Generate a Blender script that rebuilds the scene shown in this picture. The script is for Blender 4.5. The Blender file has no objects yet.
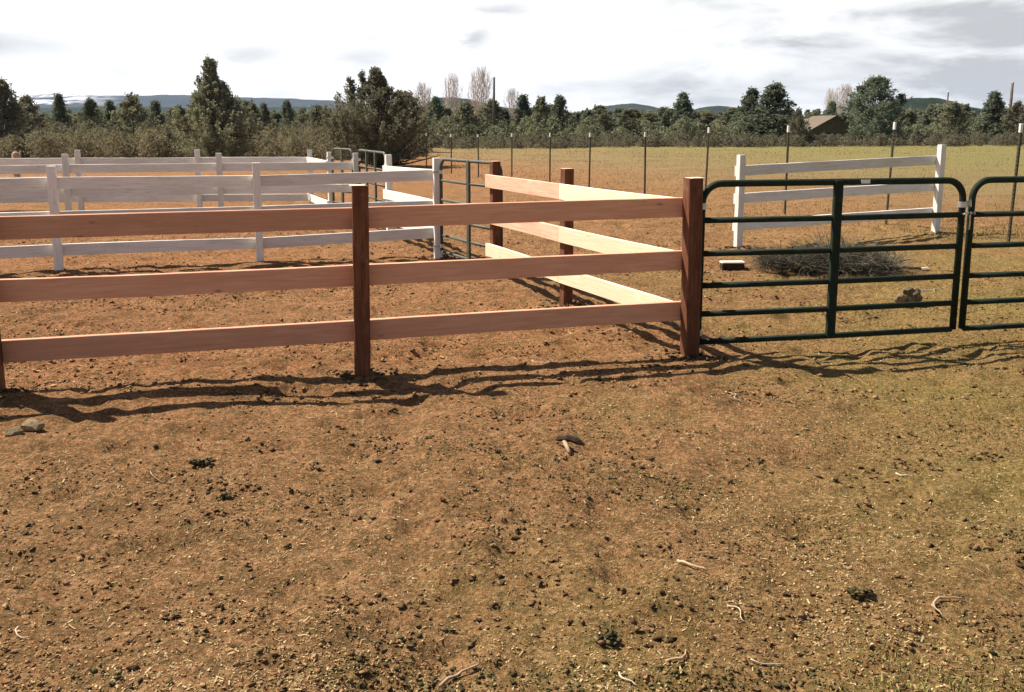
import bpy, math, random
import numpy as np
from mathutils import Vector, Matrix, Euler

S = bpy.context.scene
COL = S.collection
PI = math.pi
random.seed(7)
rng = np.random.default_rng(7)

# ------------------------------------------------------------------ camera
CH, FP, PITCH, SHY = 1.72, 887.0, math.radians(9.0), -80.0/1024
cam = bpy.data.cameras.new('camera'); co = bpy.data.objects.new('camera', cam); COL.objects.link(co)
cam.sensor_width = 36; cam.lens = 36*FP/1024; cam.shift_y = SHY
cam.clip_start = 0.05; cam.clip_end = 40000
co.location = (0, 0, CH); co.rotation_euler = (PI/2-PITCH, 0, 0)
S.camera = co
S.render.resolution_x = 1024; S.render.resolution_y = 692

def ray(px, py):
    x = (px-512)/FP; y = (346-py)/FP + SHY*1024/FP
    return Vector((x, math.cos(PITCH)+y*math.sin(PITCH), -math.sin(PITCH)+y*math.cos(PITCH)))
def at_y(px, Y, py=300):
    d = ray(px, py); return d.x*Y/d.y
def gpt(px, py):          # ground point seen at a pixel
    d = ray(px, py); t = -CH/d.z; return (d.x*t, d.y*t)
def zpt(py, Y):           # height seen at a pixel row at depth Y
    d = ray(512, py); return CH + d.z*Y/d.y

# ------------------------------------------------------------------ noise
def _h(ix, iy, s):
    n = (ix.astype(np.int64)*374761393 + iy.astype(np.int64)*668265263 + s*1442695041) & 0xffffffff
    n = ((n ^ (n >> 13))*1274126177) & 0xffffffff
    n = n ^ (n >> 16)
    return (n & 0xffff)/65535.0
def vn(x, y, s=0):
    ix = np.floor(x); iy = np.floor(y); fx = x-ix; fy = y-iy
    u = fx*fx*fx*(fx*(fx*6-15)+10); v = fy*fy*fy*(fy*(fy*6-15)+10)
    a = _h(ix, iy, s); b = _h(ix+1, iy, s); c = _h(ix, iy+1, s); d = _h(ix+1, iy+1, s)
    return (a*(1-u)+b*u)*(1-v)+(c*(1-u)+d*u)*v - .5
def ss(x, a, b):
    t = np.clip((x-a)/(b-a), 0, 1); return t*t*(3-2*t)
def segd(x, y, ax, ay, bx, by):
    dx, dy = bx-ax, by-ay; t = np.clip(((x-ax)*dx+(y-ay)*dy)/(dx*dx+dy*dy), 0, 1)
    return np.hypot(x-ax-t*dx, y-ay-t*dy)
def gh(x, y):
    x = np.asarray(x, float); y = np.asarray(y, float)
    r = x*.96+y*.28; q = -x*.28+y*.96
    z = .06*ss(x, 4, 7)*ss(y, 11, 13.5)
    z = z + .05*vn(x/3.1, y/2.3, 1) + .036*vn(r/1.5, q/.55, 2) + .022*vn(r/.55, q/.26, 3) + .034*vn(r/3.4, q/.30, 12)
    near = 1-ss(np.hypot(x, y), 16, 26)
    lump = np.clip(vn(x/.13, y/.11, 4)+.5, 0, 1)**2
    patch = np.clip(vn(x/1.1+7, y/.8, 5)*2+.55, 0, 1)
    z = z + near*(.030*lump*(.3+patch) + .014*vn(x/.06, y/.06, 6) + .018*vn(x/.24, y/.19, 8))
    hoof = np.clip(vn(x/.21+30, y/.19, 9)-.22, 0, 1)
    z = z - near*.17*hoof
    # soil thrown up along the front fence and round the corner post
    d = segd(x, y, -3.3, 5.5, 1.33, 6.58)
    z = z + .02*np.exp(-(d/.22)**2)
    z = z + .035*np.exp(-(np.hypot(x-1.55, y-6.2)/.35)**2)
    z = z + .03*np.exp(-(np.hypot(x-.55, y-8.3)/.3)**2)
    for hx, hy in ((-1.045, 6.0), (1.345, 6.6), (-3.325, 5.5), (.52, 8.38), (-.985, 11.68), (3.21, 12.5), (6.63, 13.8)):
        z = z + .020*np.exp(-(np.hypot(x-hx, y-hy)/.16)**2)
    z = z - .012 - .055*np.exp(-(np.hypot(x+1.03, y-5.75)/.5)**2) - .03*np.exp(-(np.hypot(x-1.3, y-6.4)/.4)**2)
    far = ss(np.hypot(x, y), 90, 400)
    z = z*(1-far) - far*1.2
    return z
def gz(x, y): return float(gh(np.array([x]), np.array([y]))[0])

# ------------------------------------------------------------------ mesh helpers
def mesh(name, V, F, mat=None, smooth=False):
    m = bpy.data.meshes.new(name)
    V = np.asarray(V, dtype=np.float32)
    if isinstance(F, np.ndarray):
        k = F.shape[1]; n = len(F)
        m.vertices.add(len(V)); m.vertices.foreach_set('co', V.ravel())
        m.loops.add(n*k); m.loops.foreach_set('vertex_index', F.ravel().astype(np.int32))
        m.polygons.add(n); m.polygons.foreach_set('loop_start', np.arange(0, n*k, k, dtype=np.int32))
        m.polygons.foreach_set('loop_total', np.full(n, k, dtype=np.int32))
        m.update(calc_edges=True)
    else:
        m.from_pydata([tuple(map(float, v)) for v in V], [], F); m.update()
    if smooth:
        m.polygons.foreach_set('use_smooth', [True]*len(m.polygons))
    if mat: m.materials.append(mat)
    return m
def link(name, me, parent=None, loc=(0, 0, 0), rot=(0, 0, 0)):
    o = bpy.data.objects.new(name, me); COL.objects.link(o)
    o.location = loc; o.rotation_euler = rot
    if parent: o.parent = parent
    return o
def tag(o, label=None, cat=None, group=None, kind=None):
    if label: o['label'] = label
    if cat: o['category'] = cat
    if group: o['group'] = group
    if kind: o['kind'] = kind
    return o
def empty(name, loc=(0, 0, 0), rz=0):
    o = bpy.data.objects.new(name, None); COL.objects.link(o)
    o.location = loc; o.rotation_euler = (0, 0, rz); o.empty_display_size = .1
    return o

class MB:
    def __init__(s): s.v = []; s.f = []
    def add(s, V, F):
        b = len(s.v); s.v.extend(V); s.f.extend([tuple(i+b for i in f) for f in F])
    def tube(s, P, R, n=8, cap=True):
        P = [Vector(p) for p in P]
        if not hasattr(R, '__len__'): R = [R]*len(P)
        b = len(s.v); up = None
        for i, p in enumerate(P):
            t = (P[min(i+1, len(P)-1)]-P[max(i-1, 0)])
            t = t.normalized() if t.length > 1e-9 else Vector((0, 0, 1))
            if up is None:
                up = Vector((0, 0, 1)) if abs(t.z) < .9 else Vector((1, 0, 0))
            a = t.cross(up).normalized(); up = a.cross(t).normalized(); c = up
            for k in range(n):
                an = 2*PI*k/n
                s.v.append(p+(a*math.cos(an)+c*math.sin(an))*R[i])
        for i in range(len(P)-1):
            for k in range(n):
                s.f.append((b+i*n+k, b+i*n+(k+1) % n, b+(i+1)*n+(k+1) % n, b+(i+1)*n+k))
        if cap:
            s.f.append(tuple(b+k for k in range(n))[::-1]); e = b+(len(P)-1)*n
            s.f.append(tuple(e+k for k in range(n)))
    def box(s, cx, cy, cz, sx, sy, sz, bev=0.0):
        # box with chamfered edges (built as a chamfered prism along x)
        hx, hy, hz = sx/2, sy/2, sz/2; b = min(bev, hy*.5, hz*.5, hx*.5)
        if b <= 0:
            V = [(cx+i*hx, cy+j*hy, cz+k*hz) for i in (-1, 1) for j in (-1, 1) for k in (-1, 1)]
            s.add(V, [(0, 1, 3, 2), (4, 6, 7, 5), (0, 4, 5, 1), (2, 3, 7, 6), (0, 2, 6, 4), (1, 5, 7, 3)]); return
        prof = [(-hy+b, -hz), (hy-b, -hz), (hy, -hz+b), (hy, hz-b), (hy-b, hz), (-hy+b, hz), (-hy, hz-b), (-hy, -hz+b)]
        inn = [(y*(1-b/hy), z*(1-b/hz)) for y, z in prof]
        V = []
        for x, pr in ((-hx, inn), (-hx+b, prof), (hx-b, prof), (hx, inn)):
            V += [(cx+x, cy+y, cz+z) for y, z in pr]
        F = []
        for r in range(3):
            for k in range(8):
                F.append((r*8+k, (r+1)*8+k, (r+1)*8+(k+1) % 8, r*8+(k+1) % 8))
        F.append(tuple(range(8))); F.append(tuple(range(31, 23, -1)))
        s.add(V, F)
    def build(s, name, mat, parent=None, smooth=False, loc=(0, 0, 0), rot=(0, 0, 0)):
        return link(name, mesh(name, [tuple(v) for v in s.v], s.f, mat, smooth), parent, loc, rot)

# ------------------------------------------------------------------ materials
def newmat(name):
    m = bpy.data.materials.new(name); m.use_nodes = True
    nt = m.node_tree; b = nt.nodes['Principled BSDF']; return m, nt, b
def N(nt, t, **kw):
    n = nt.nodes.new(t)
    for k, v in kw.items(): setattr(n, k, v)
    return n
def noise(nt, vec, scale, detail=4, rough=.6, dist=0):
    n = N(nt, 'ShaderNodeTexNoise'); n.inputs['Scale'].default_value = scale
    n.inputs['Detail'].default_value = detail; n.inputs['Roughness'].default_value = rough
    n.inputs['Distortion'].default_value = dist
    if vec is not None: nt.links.new(vec, n.inputs['Vector'])
    return n.outputs['Fac']
def ramp(nt, fac, stops):
    r = N(nt, 'ShaderNodeValToRGB'); e = r.color_ramp.elements
    while len(e) < len(stops): e.new(.5)
    for i, (p, c) in enumerate(stops):
        e[i].position = p
        e[i].color = (c[0], c[1], c[2], 1) if hasattr(c, '__len__') else (c, c, c, 1)
    nt.links.new(fac, r.inputs['Fac']); return r.outputs['Color']
def mixc(nt, fac, a, b, mode='MIX'):
    m = N(nt, 'ShaderNodeMix', data_type='RGBA', blend_type=mode)
    for sock, v in ((m.inputs[0], fac), (m.inputs[6], a), (m.inputs[7], b)):
        if isinstance(v, bpy.types.NodeSocket): nt.links.new(v, sock)
        elif hasattr(v, '__len__'): sock.default_value = (v[0], v[1], v[2], 1)
        else: sock.default_value = v
    return m.outputs[2]
def mth(nt, op, a, b=None, c=None, clamp=False):
    m = N(nt, 'ShaderNodeMath', operation=op, use_clamp=clamp)
    for i, v in enumerate((a, b, c)):
        if v is None: continue
        if isinstance(v, bpy.types.NodeSocket): nt.links.new(v, m.inputs[i])
        else: m.inputs[i].default_value = v
    return m.outputs[0]
def bump(nt, b, h, strength, dist):
    n = N(nt, 'ShaderNodeBump'); n.inputs['Strength'].default_value = strength; n.inputs['Distance'].default_value = dist
    nt.links.new(h, n.inputs['Height']); nt.links.new(n.outputs[0], b.inputs['Normal'])
def objco(nt): return N(nt, 'ShaderNodeTexCoord').outputs['Object']
def stretch(nt, vec, sc):
    m = N(nt, 'ShaderNodeMapping'); m.inputs['Scale'].default_value = sc
    nt.links.new(vec, m.inputs['Vector']); return m.outputs[0]

def mat_ground():
    m, nt, b = newmat('soil and grass'); L = nt.links
    v = objco(nt); sp = N(nt, 'ShaderNodeSeparateXYZ'); L.new(v, sp.inputs[0]); X, Y = sp.outputs[0], sp.outputs[1]
    big = noise(nt, v, .55, 4, .6); mid = noise(nt, v, 2.6, 6, .65, .3); fine = noise(nt, v, 17, 7, .75); grit = noise(nt, v, 75, 4, .8)
    dirt = ramp(nt, mid, [(.30, (.175, .082, .034)), (.46, (.285, .139, .060)), (.60, (.36, .180, .082)), (.78, (.45, .250, .115))])
    # red tint round the pens: a camera colour cast put into the soil colour
    red = mth(nt, 'MULTIPLY', mth(nt, 'MULTIPLY', mth(nt, 'SUBTRACT', Y, 3.6), .35, clamp=True), mth(nt, 'MULTIPLY_ADD', X, -.12, .62), clamp=True)
    red = mth(nt, 'MULTIPLY', red, mth(nt, 'MULTIPLY_ADD', big, 1.6, .1), clamp=True)
    dirt = mixc(nt, red, dirt, mixc(nt, 1., dirt, (1.10, .90, .93), 'MULTIPLY'))
    speck = noise(nt, v, 42, 5, .8)
    dirt = mixc(nt, mth(nt, 'MULTIPLY', ramp(nt, speck, [(.425, 1.), (.49, 0.)]), .72), dirt, (.105, .065, .022))
    dirt = mixc(nt, mth(nt, 'MULTIPLY', ramp(nt, speck, [(.53, 0.), (.60, 1.)]), .55), dirt, (.54, .35, .165))
    dirt = mixc(nt, mth(nt, 'MULTIPLY', ramp(nt, fine, [(.40, 1.), (.52, 0.)]), .8), dirt, (.12, .080, .032))
    dirt = mixc(nt, mth(nt, 'MULTIPLY', ramp(nt, grit, [(.56, 0.), (.64, 1.)]), .6), dirt, (.60, .44, .25))
    pz = noise(nt, stretch(nt, v, (1., 1.5, 1)), 5.5, 5, .75, .4)
    dirt = mixc(nt, mth(nt, 'MULTIPLY', ramp(nt, pz, [(.38, 1.), (.46, 0.)]), .30), dirt, (.13, .075, .028))
    # short trampled weeds: more of them to the right and close by
    gx = mth(nt, 'MULTIPLY', mth(nt, 'MULTIPLY_ADD', X, .20, -.02), mth(nt, 'MULTIPLY_ADD', Y, -.08, 1.3, clamp=True))
    nearw = mth(nt, 'MULTIPLY', mth(nt, 'SUBTRACT', 4.6, Y), .11, clamp=True)
    g = mth(nt, 'ADD', mth(nt, 'ADD', gx, nearw), mth(nt, 'MULTIPLY_ADD', big, 1.9, -1.02))
    g = mth(nt, 'MULTIPLY', mth(nt, 'MULTIPLY', g, 1.2, clamp=True), .78)
    olive = ramp(nt, speck, [(.36, (.085, .078, .018)), (.48, (.20, .160, .044)), (.60, (.36, .28, .095))])
    near = mixc(nt, g, dirt, olive)
    # hay field beyond the line of steel posts
    s = mth(nt, 'ADD', mth(nt, 'MULTIPLY_ADD', X, .897, -5.3*.897), mth(nt, 'MULTIPLY_ADD', Y, .442, -17.1*.442))
    s = mth(nt, 'ADD', s, mth(nt, 'MULTIPLY_ADD', mid, 6., -5.6))
    fm = mth(nt, 'MULTIPLY', s, .13, clamp=True)
    fv = stretch(nt, v, (.35, 1.2, 1)); fn = noise(nt, fv, .5, 6, .7)
    field = ramp(nt, fn, [(.3, (.17, .108, .050)), (.5, (.245, .160, .080)), (.7, (.31, .21, .108))])
    gr = mth(nt, 'MULTIPLY', mth(nt, 'SUBTRACT', Y, 24), .012, clamp=True)
    gr2 = mth(nt, 'MULTIPLY', mth(nt, 'SUBTRACT', X, 3), .05, clamp=True)
    field = mixc(nt, mth(nt, 'MULTIPLY', mth(nt, 'ADD', gr, gr2), .8, clamp=True), field, (.195, .168, .062))
    field = mixc(nt, ramp(nt, fine, [(.36, .3), (.55, 0.)]), field, (.13, .09, .035))
    L.new(mixc(nt, fm, near, field), b.inputs['Base Color'])
    b.inputs['Roughness'].default_value = 1; b.inputs['Specular IOR Level'].default_value = .05
    h = mth(nt, 'ADD', mth(nt, 'MULTIPLY', fine, 1.), mth(nt, 'MULTIPLY', grit, .35))
    bump(nt, b, h, 1., .05)
    return m
def mat_wood(name, dark, mid, light, knots=.5, wear=0., rough=.75):
    m, nt, b = newmat(name)
    v = objco(nt); oi = N(nt, 'ShaderNodeObjectInfo')
    add = N(nt, 'ShaderNodeVectorMath', operation='ADD'); nt.links.new(v, add.inputs[0])
    cx = N(nt, 'ShaderNodeCombineXYZ'); r30 = mth(nt, 'MULTIPLY', oi.outputs['Random'], 30.)
    nt.links.new(r30, cx.inputs[0]); nt.links.new(r30, cx.inputs[1]); nt.links.new(cx.outputs[0], add.inputs[1])
    v = add.outputs[0]
    g = noise(nt, stretch(nt, v, (1.2, 22, 22)), 3., 6, .6, .6)
    c = ramp(nt, g, [(.3, dark), (.5, mid), (.72, light)])
    big = noise(nt, stretch(nt, v, (1, 3, 3)), 1.4, 3, .6)
    c = mixc(nt, ramp(nt, big, [(.35, .45), (.6, 0.)]), c, dark)
    vo = N(nt, 'ShaderNodeTexVoronoi'); vo.inputs['Scale'].default_value = 3.2
    nt.links.new(stretch(nt, v, (.9, 2.4, 2.4)), vo.inputs['Vector'])
    kn = ramp(nt, vo.outputs['Distance'], [(.03, knots), (.11, 0.)])
    c = mixc(nt, kn, c, tuple(x*.35 for x in dark))
    if wear:
        w = noise(nt, v, 9, 5, .7); c = mixc(nt, ramp(nt, w, [(.55, 0.), (.72, wear)]), c, (.30, .19, .12))
    hs = N(nt, 'ShaderNodeHueSaturation'); nt.links.new(c, hs.inputs['Color'])
    nt.links.new(mth(nt, 'MULTIPLY_ADD', oi.outputs['Random'], .25, .88), hs.inputs['Value'])
    nt.links.new(hs.outputs[0], b.inputs['Base Color'])
    b.inputs['Roughness'].default_value = rough; b.inputs['Specular IOR Level'].default_value = .2
    bump(nt, b, g, .5, .004)
    return m
def mat_plain(name, c, c2=None, scale=8, rough=.8, metal=0, spec=.3, bmp=.003):
    m, nt, b = newmat(name)
    v = objco(nt); n = noise(nt, v, scale, 5, .65)
    c2 = c2 or tuple(x*.65 for x in c)
    nt.links.new(ramp(nt, n, [(.35, c2), (.62, c)]), b.inputs['Base Color'])
    b.inputs['Roughness'].default_value = rough; b.inputs['Metallic'].default_value = metal
    b.inputs['Specular IOR Level'].default_value = spec
    if bmp: bump(nt, b, n, .6, bmp)
    return m
def mat_leaf(name, a, bcol, c, hue=.03, trans=0):
    m, nt, b = newmat(name)
    geo = N(nt, 'ShaderNodeNewGeometry'); oi = N(nt, 'ShaderNodeObjectInfo')
    n = noise(nt, objco(nt), 1.1, 3, .6)
    f = mth(nt, 'ADD', mth(nt, 'MULTIPLY', geo.outputs['Random Per Island'], .55), mth(nt, 'MULTIPLY_ADD', n, .9, -.22))
    col = ramp(nt, f, [(.15, a), (.5, bcol), (.85, c)])
    hs = N(nt, 'ShaderNodeHueSaturation'); nt.links.new(col, hs.inputs['Color'])
    nt.links.new(mth(nt, 'MULTIPLY_ADD', oi.outputs['Random'], hue, .5-hue/2), hs.inputs['Hue'])
    nt.links.new(mth(nt, 'MULTIPLY_ADD', oi.outputs['Random'], .35, .82), hs.inputs['Value'])
    nt.links.new(hs.outputs[0], b.inputs['Base Color'])
    b.inputs['Roughness'].default_value = .85; b.inputs['Specular IOR Level'].default_value = .1
    if trans:
        t = N(nt, 'ShaderNodeBsdfTranslucent'); mx_ = N(nt, 'ShaderNodeMixShader'); mx_.inputs[0].default_value = trans
        nt.links.new(mixc(nt, 1., hs.outputs[0], (1., 1., .8), 'MULTIPLY'), t.inputs[0]); o_ = nt.nodes['Material Output']
        nt.links.new(b.outputs[0], mx_.inputs[1]); nt.links.new(t.outputs[0], mx_.inputs[2]); nt.links.new(mx_.outputs[0], o_.inputs['Surface'])
    return m

M = {}
M['ground'] = mat_ground()
M['rail'] = mat_wood('pine boards in shade', (.56, .265, .155), (.66, .335, .205), (.73, .41, .27), .75)  # same wood as the cream boards, shade put into a darker, redder colour
M['cream'] = mat_wood('pale pine in sun', (.76, .60, .39), (.85, .71, .49), (.89, .77, .57), .55)  # sunlit copy of the front board wood, the sun put into its colour
M['pink'] = mat_wood('pinkish fir', (.55, .30, .19), (.74, .45, .31), (.80, .54, .40), .6)
M['post'] = mat_wood('treated brown post', (.075, .026, .012), (.16, .058, .027), (.25, .10, .048), .4, .35)
M['white'] = mat_wood('white painted board', (.58, .54, .47), (.77, .745, .69), (.82, .795, .75), .25, .10)
M['gate'] = mat_plain('dark green enamel', (.016, .026, .013), (.008, .015, .008), 14, .75, 0, .22, .0005)
M['gate2'] = mat_plain('olive green enamel in sun', (.085, .088, .060), (.045, .05, .034), 14, .6, 0, .4, .0005)  # paler than the big gates: sunlight on the tubes put into the colour
M['zinc'] = mat_plain('galvanized steel', (.62, .63, .62), (.42, .43, .42), 30, .35, .8)
M['sticker'] = mat_plain('white sticker', (.8, .8, .78), (.72, .72, .7), 20, .5)
M['tpost'] = mat_plain('green steel post', (.060, .062, .035), (.05, .035, .022), 9, .7)
M['tip'] = mat_plain('white post tip', (.80, .80, .76), (.68, .68, .62), 9, .6)
M['clod'] = mat_leaf('soil clods', (.090, .055, .022), (.22, .125, .052), (.40, .25, .115), .02)
M['clump'] = mat_leaf('dark soil clumps', (.045, .034, .013), (.13, .085, .036), (.26, .16, .075), .03)
M['dung'] = mat_leaf('dark dried clumps', (.036, .032, .012), (.085, .070, .028), (.18, .14, .06), .03)
M['straw'] = mat_leaf('straw and chips', (.20, .13, .055), (.34, .23, .11), (.52, .40, .22), .02)
M['chips'] = mat_leaf('mixed chips', (.075, .058, .020), (.27, .18, .075), (.58, .44, .24), .02)
M['weed'] = mat_leaf('short weeds', (.06, .056, .016), (.13, .110, .034), (.25, .19, .07), .04)
M['dry'] = mat_leaf('dry field grass', (.18, .12, .052), (.255, .17, .078), (.34, .235, .115), .02)
M['stick'] = mat_plain('bleached stick', (.46, .33, .20), (.28, .18, .10), 18, .8)
M['palestick'] = mat_plain('pale bare stick', (.52, .42, .29), (.36, .27, .17), 18, .8)
M['bark'] = mat_plain('dark bark', (.07, .045, .028), (.03, .02, .013), 30, 1, 0, .1, .01)
M['trunk'] = mat_plain('tree bark', (.13, .10, .075), (.06, .045, .034), 9, 1, 0, .1, .02)
M['rock'] = mat_plain('pale field rock', (.27, .20, .115), (.13, .09, .05), 12, .95, 0, .1, .02)
M['dirtrock'] = mat_plain('grey lumpy clump', (.22, .17, .10), (.07, .052, .03), 20, 1, 0, .1, .015)
M['brush'] = mat_plain('grey dead twigs', (.17, .155, .115), (.10, .088, .065), 6, .95, 0, .1, 0)
M['juniper'] = mat_leaf('juniper foliage', (.125, .135, .092), (.21, .21, .145), (.30, .285, .21), .05, .42)
M['pine'] = mat_leaf('pine foliage', (.085, .103, .074), (.140, .162, .115), (.20, .22, .160), .03, .42)
M['olivetree'] = mat_leaf('olive scrub foliage', (.115, .120, .078), (.19, .185, .125), (.27, .25, .175), .05, .42)
M['scrub'] = mat_leaf('brown olive scrub', (.14, .122, .082), (.195, .168, .112), (.27, .23, .16), .03, .42)
M['sage'] = mat_leaf('grey sage', (.11, .10, .070), (.17, .155, .11), (.25, .225, .17), .03, .42)
M['poplar'] = mat_plain('bare pale twigs', (.62, .52, .45), (.48, .38, .32), 4, 1, 0, .1, 0)
M['pole'] = mat_plain('weathered pole', (.15, .125, .10), (.09, .07, .055), 4, .9)
M['roof'] = mat_plain('brown shingle roof', (.15, .115, .08), (.11, .085, .06), 3, .9)
M['wallb'] = mat_plain('brown timber wall', (.13, .115, .08), (.09, .08, .055), 3, .9)
M['glass'] = mat_plain('dark window', (.03, .035, .04), (.02, .02, .025), 3, .2)

# ------------------------------------------------------------------ ground sheet
def axis(lo, hi, step, far, growth, cap):
    c = list(np.arange(lo, hi+1e-6, step)); 
    st = step; x = c[-1]; up = []
    while x < far: st = min(st*growth, cap); x += st; up.append(x)
    st = step; x = c[0]; dn = []
    while x > -far: st = min(st*growth, cap); x -= st; dn.append(x)
    return np.array(dn[::-1]+c+up)
gx = axis(-5.6, 6.4, .034, 9000, 1.055, 1400)
gy1 = list(np.arange(2.2, 8.2, .028)); st = .028; y = gy1[-1]
while y < 9000: st = min(st*(1.012 if y < 25 else 1.06), 1400); y += st; gy1.append(y)
y = 2.2; st = .03; dn = []
while y > -400: st *= 1.12; y -= st; dn.append(y)
gy = np.array(dn[::-1]+gy1)
GX, GY = np.meshgrid(gx, gy); nx, ny = len(gx), len(gy)
V = np.stack([GX.ravel(), GY.ravel(), gh(GX.ravel(), GY.ravel())], 1)
i = np.arange((ny-1)*nx).reshape(ny-1, nx)[:, :-1].ravel()
F = np.stack([i, i+1, i+nx+1, i+nx], 1)
go = link('ground', mesh('ground', V, F, M['ground'], True)); tag(go, 'reddish trampled corral dirt turning to hay field', 'ground', kind='structure')
print('ground verts', len(V))

# ------------------------------------------------------------------ fences
def board(name, mat, p, q, h, t, parent, org, seed=0, label=None):
    """board between two points (top edge heights included); local x runs along it"""
    r = random.Random(seed); p = Vector(p); q = Vector(q); L = (q-p).length; n = 14
    rz = math.atan2(q.y-p.y, q.x-p.x); ry = -math.asin((q.z-p.z)/L)
    bow = r.uniform(-.006, .006); sag = r.uniform(-.008, .006); b = .003
    prof = [(-t/2+b, -h), (t/2-b, -h), (t/2, -h+b), (t/2, -b), (t/2-b, 0), (-t/2+b, 0), (-t/2, -b), (-t/2, -h+b)]
    V = []; F = []
    for i in range(n+1):
        u = i/n; k = 4*u*(1-u)
        tw = r.uniform(-.0012, .0012)
        for y, z in prof: V.append((u*L, y+bow*k+tw, z+sag*k+r.uniform(-.0008, .0008)))
    for i in range(n):
        for k in range(8): F.append((i*8+k, i*8+(k+1) % 8, (i+1)*8+(k+1) % 8, (i+1)*8+k))
    F.append(tuple(range(8))[::-1]); F.append(tuple(range(n*8, n*8+8)))
    F = [f[::-1] for f in F]
    o = link(name, mesh(name, V, F, mat), parent, p-Vector(org), (0, ry, rz))
    if label: o['label'] = label
    return o
def post(mat, x, y, top, w, rz, parent, org, seed=0, lean=(0, 0), base=None, w2=None, top_mat=None):
    r = random.Random(seed); w2 = w2 or w
    z0 = gz(x, y)-.12 if base is None else base
    V = []; F = []; n = 10; b = .006; hw, hd = w/2, w2/2
    prof = [(-hw+b, -hd), (hw-b, -hd), (hw, -hd+b), (hw, hd-b), (hw-b, hd), (-hw+b, hd), (-hw, hd-b), (-hw, -hd+b)]
    H = top-z0
    for i in range(n+1):
        u = i/n; s = 1 if i < n else .985
        ox = lean[0]*u*H+r.uniform(-.0015, .0015); oy = lean[1]*u*H+r.uniform(-.0015, .0015)
        for px_, py_ in prof: V.append((u*H, px_*s+ox, py_*s+oy))
    for i in range(n):
        for k in range(8): F.append((i*8+k, i*8+(k+1) % 8, (i+1)*8+(k+1) % 8, (i+1)*8+k))
    F.append(tuple(range(8))[::-1]); F.append(tuple(range(n*8, n*8+8)))
    o = link('post', mesh('post', V, F, mat), parent)
    # local x up, local y across, local z depth
    m3 = Matrix(((0, math.cos(rz), -math.sin(rz)), (0, math.sin(rz), math.cos(rz)), (1, 0, 0)))
    o.matrix_local = Matrix.Translation(Vector((x, y, z0))-Vector(org)) @ m3.to_4x4()
    if top_mat:
        b_ = MB(); b_.box(H+.002, 0, 0, .004, w*.97, w2*.97, 0); e_ = b_.build('end_grain', M[top_mat], o)
    return o
def fence_bays(mat, P, tops, parent, org, h=.142, t=.038, side=.07, ext=.05, seed=0, mats=None, three=(0, 1, 2)):
    """P: list of (x,y) posts; tops: per post the three rail top heights. side: offset of the rails from post centres"""
    k = seed
    for a in range(len(P)-1):
        p, q = Vector(P[a]), Vector(P[a+1]); d = (q-p).normalized(); nrm = Vector((-d.y, d.x))*side
        for j in three:
            ea = ext if a == 0 else -.001; eb = ext if a == len(P)-2 else -.001
            A = p+nrm-d*ea; B = q+nrm+d*eb; k += 1
            mt = mats(a, j) if mats else mat
            board('rail', mt, (A.x, A.y, tops[a][j]), (B.x, B.y, tops[a+1][j]), h, t, parent, org, k)

# brown corral fence: front run and the run going back from the corner
fx = empty('corral_fence', (1.33, 6.6, 0)); org = (1.33, 6.6, 0)
tag(fx, 'brown corral fence with reddish shaded front boards and sunlit cream boards running back from the corner', 'fence')
a0 = math.atan2(.6, 2.36)
front = [(-5.6, 5.0), (-3.325, 5.50), (-1.045, 6.0), (1.36, 6.6)]
for k, (x, y) in enumerate(front):
    post(M['post'], x, y, [1.28, 1.27, 1.32, 1.335][k], (.108, .108, .108, .112)[k], a0-.02*k+(.12 if k == 3 else 0), fx, org, k, [(0, 0), (0, 0), (.012, 0), (-.012, 0)][k], top_mat='cream')
T = [(1.12, .73, .34), (1.150, .748, .350), (1.165, .768, .376), (1.186, .784, .392)]
fence_bays(M['rail'], front, T, fx, org, h=.147, t=.044, side=.079, ext=.03, seed=10)
ret = [(1.33, 6.6), (.52, 8.38), (-.19, 10.06)]
for k, (x, y) in enumerate(ret[1:]):
    post(M['post'], x, y, [1.318, 1.32][k], .098, math.atan2(1.75, -.8)+PI/2, fx, org, 20+k, top_mat='pink')
T2 = [(1.186, .784, .392), (1.18, .775, .385), (1.172, .765, .385)]
fence_bays(M['cream'], [(1.25, 6.78), (.52, 8.38), (-.19, 10.06)], T2, fx, org, h=.147, side=.069, ext=.09, seed=30,
           mats=lambda a, j: M['pink'] if (a == 1 and j < 2) else M['cream'])

# white pens on the left
def white_fence(name, org, label, lines):
    e = empty(name, org); tag(e, label, 'fence')
    s = 0
    for P, tops, zt, side, skip in lines:
        for k, (x, y) in enumerate(P):
            if k in skip: continue
            d = Vector(P[1])-Vector(P[0])
            post(M['white'], x, y, zt[k], .095, math.atan2(d.y, d.x), e, org, int(x*100+y)+s)
        fence_bays(M['white'], P, tops, e, org, side=side, seed=int(abs(org[0])*100)+s, ext=.045); s += 50
    return e
white_fence('paddock_fence', (-.985, 11.7, 0), 'nearest white three board paddock fence meeting the small green gate at its corner',
    [([(-7.75, 9.9), (-5.48, 10.6), (-3.27, 11.39), (-.985, 11.68)], [(1.10, .70, .29), (1.11, .70, .30), (1.085, .69, .278), (1.150, .74, .385)], [1.24, 1.245, 1.25, 1.30], .066, ()),
     ([(-.985, 11.78), (-1.94, 14.0)], [(1.150, .745, .385), (1.10, .722, .34)], [1.3, 1.27], .066, (0,))])
white_fence('paddock_fence', (-2.8, 16.0, 0), 'middle white paddock fence line ending at the post between two far gates',
    [([(-12.1, 13.6), (-9.8, 14.2), (-7.46, 14.9), (-5.09, 15.5), (-2.8, 16.0)], [(1.07, .67, .27)]*2+[(1.075, .675, .28)]*3, [1.25, 1.25, 1.25, 1.248, 1.235], .066, ())])
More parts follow.
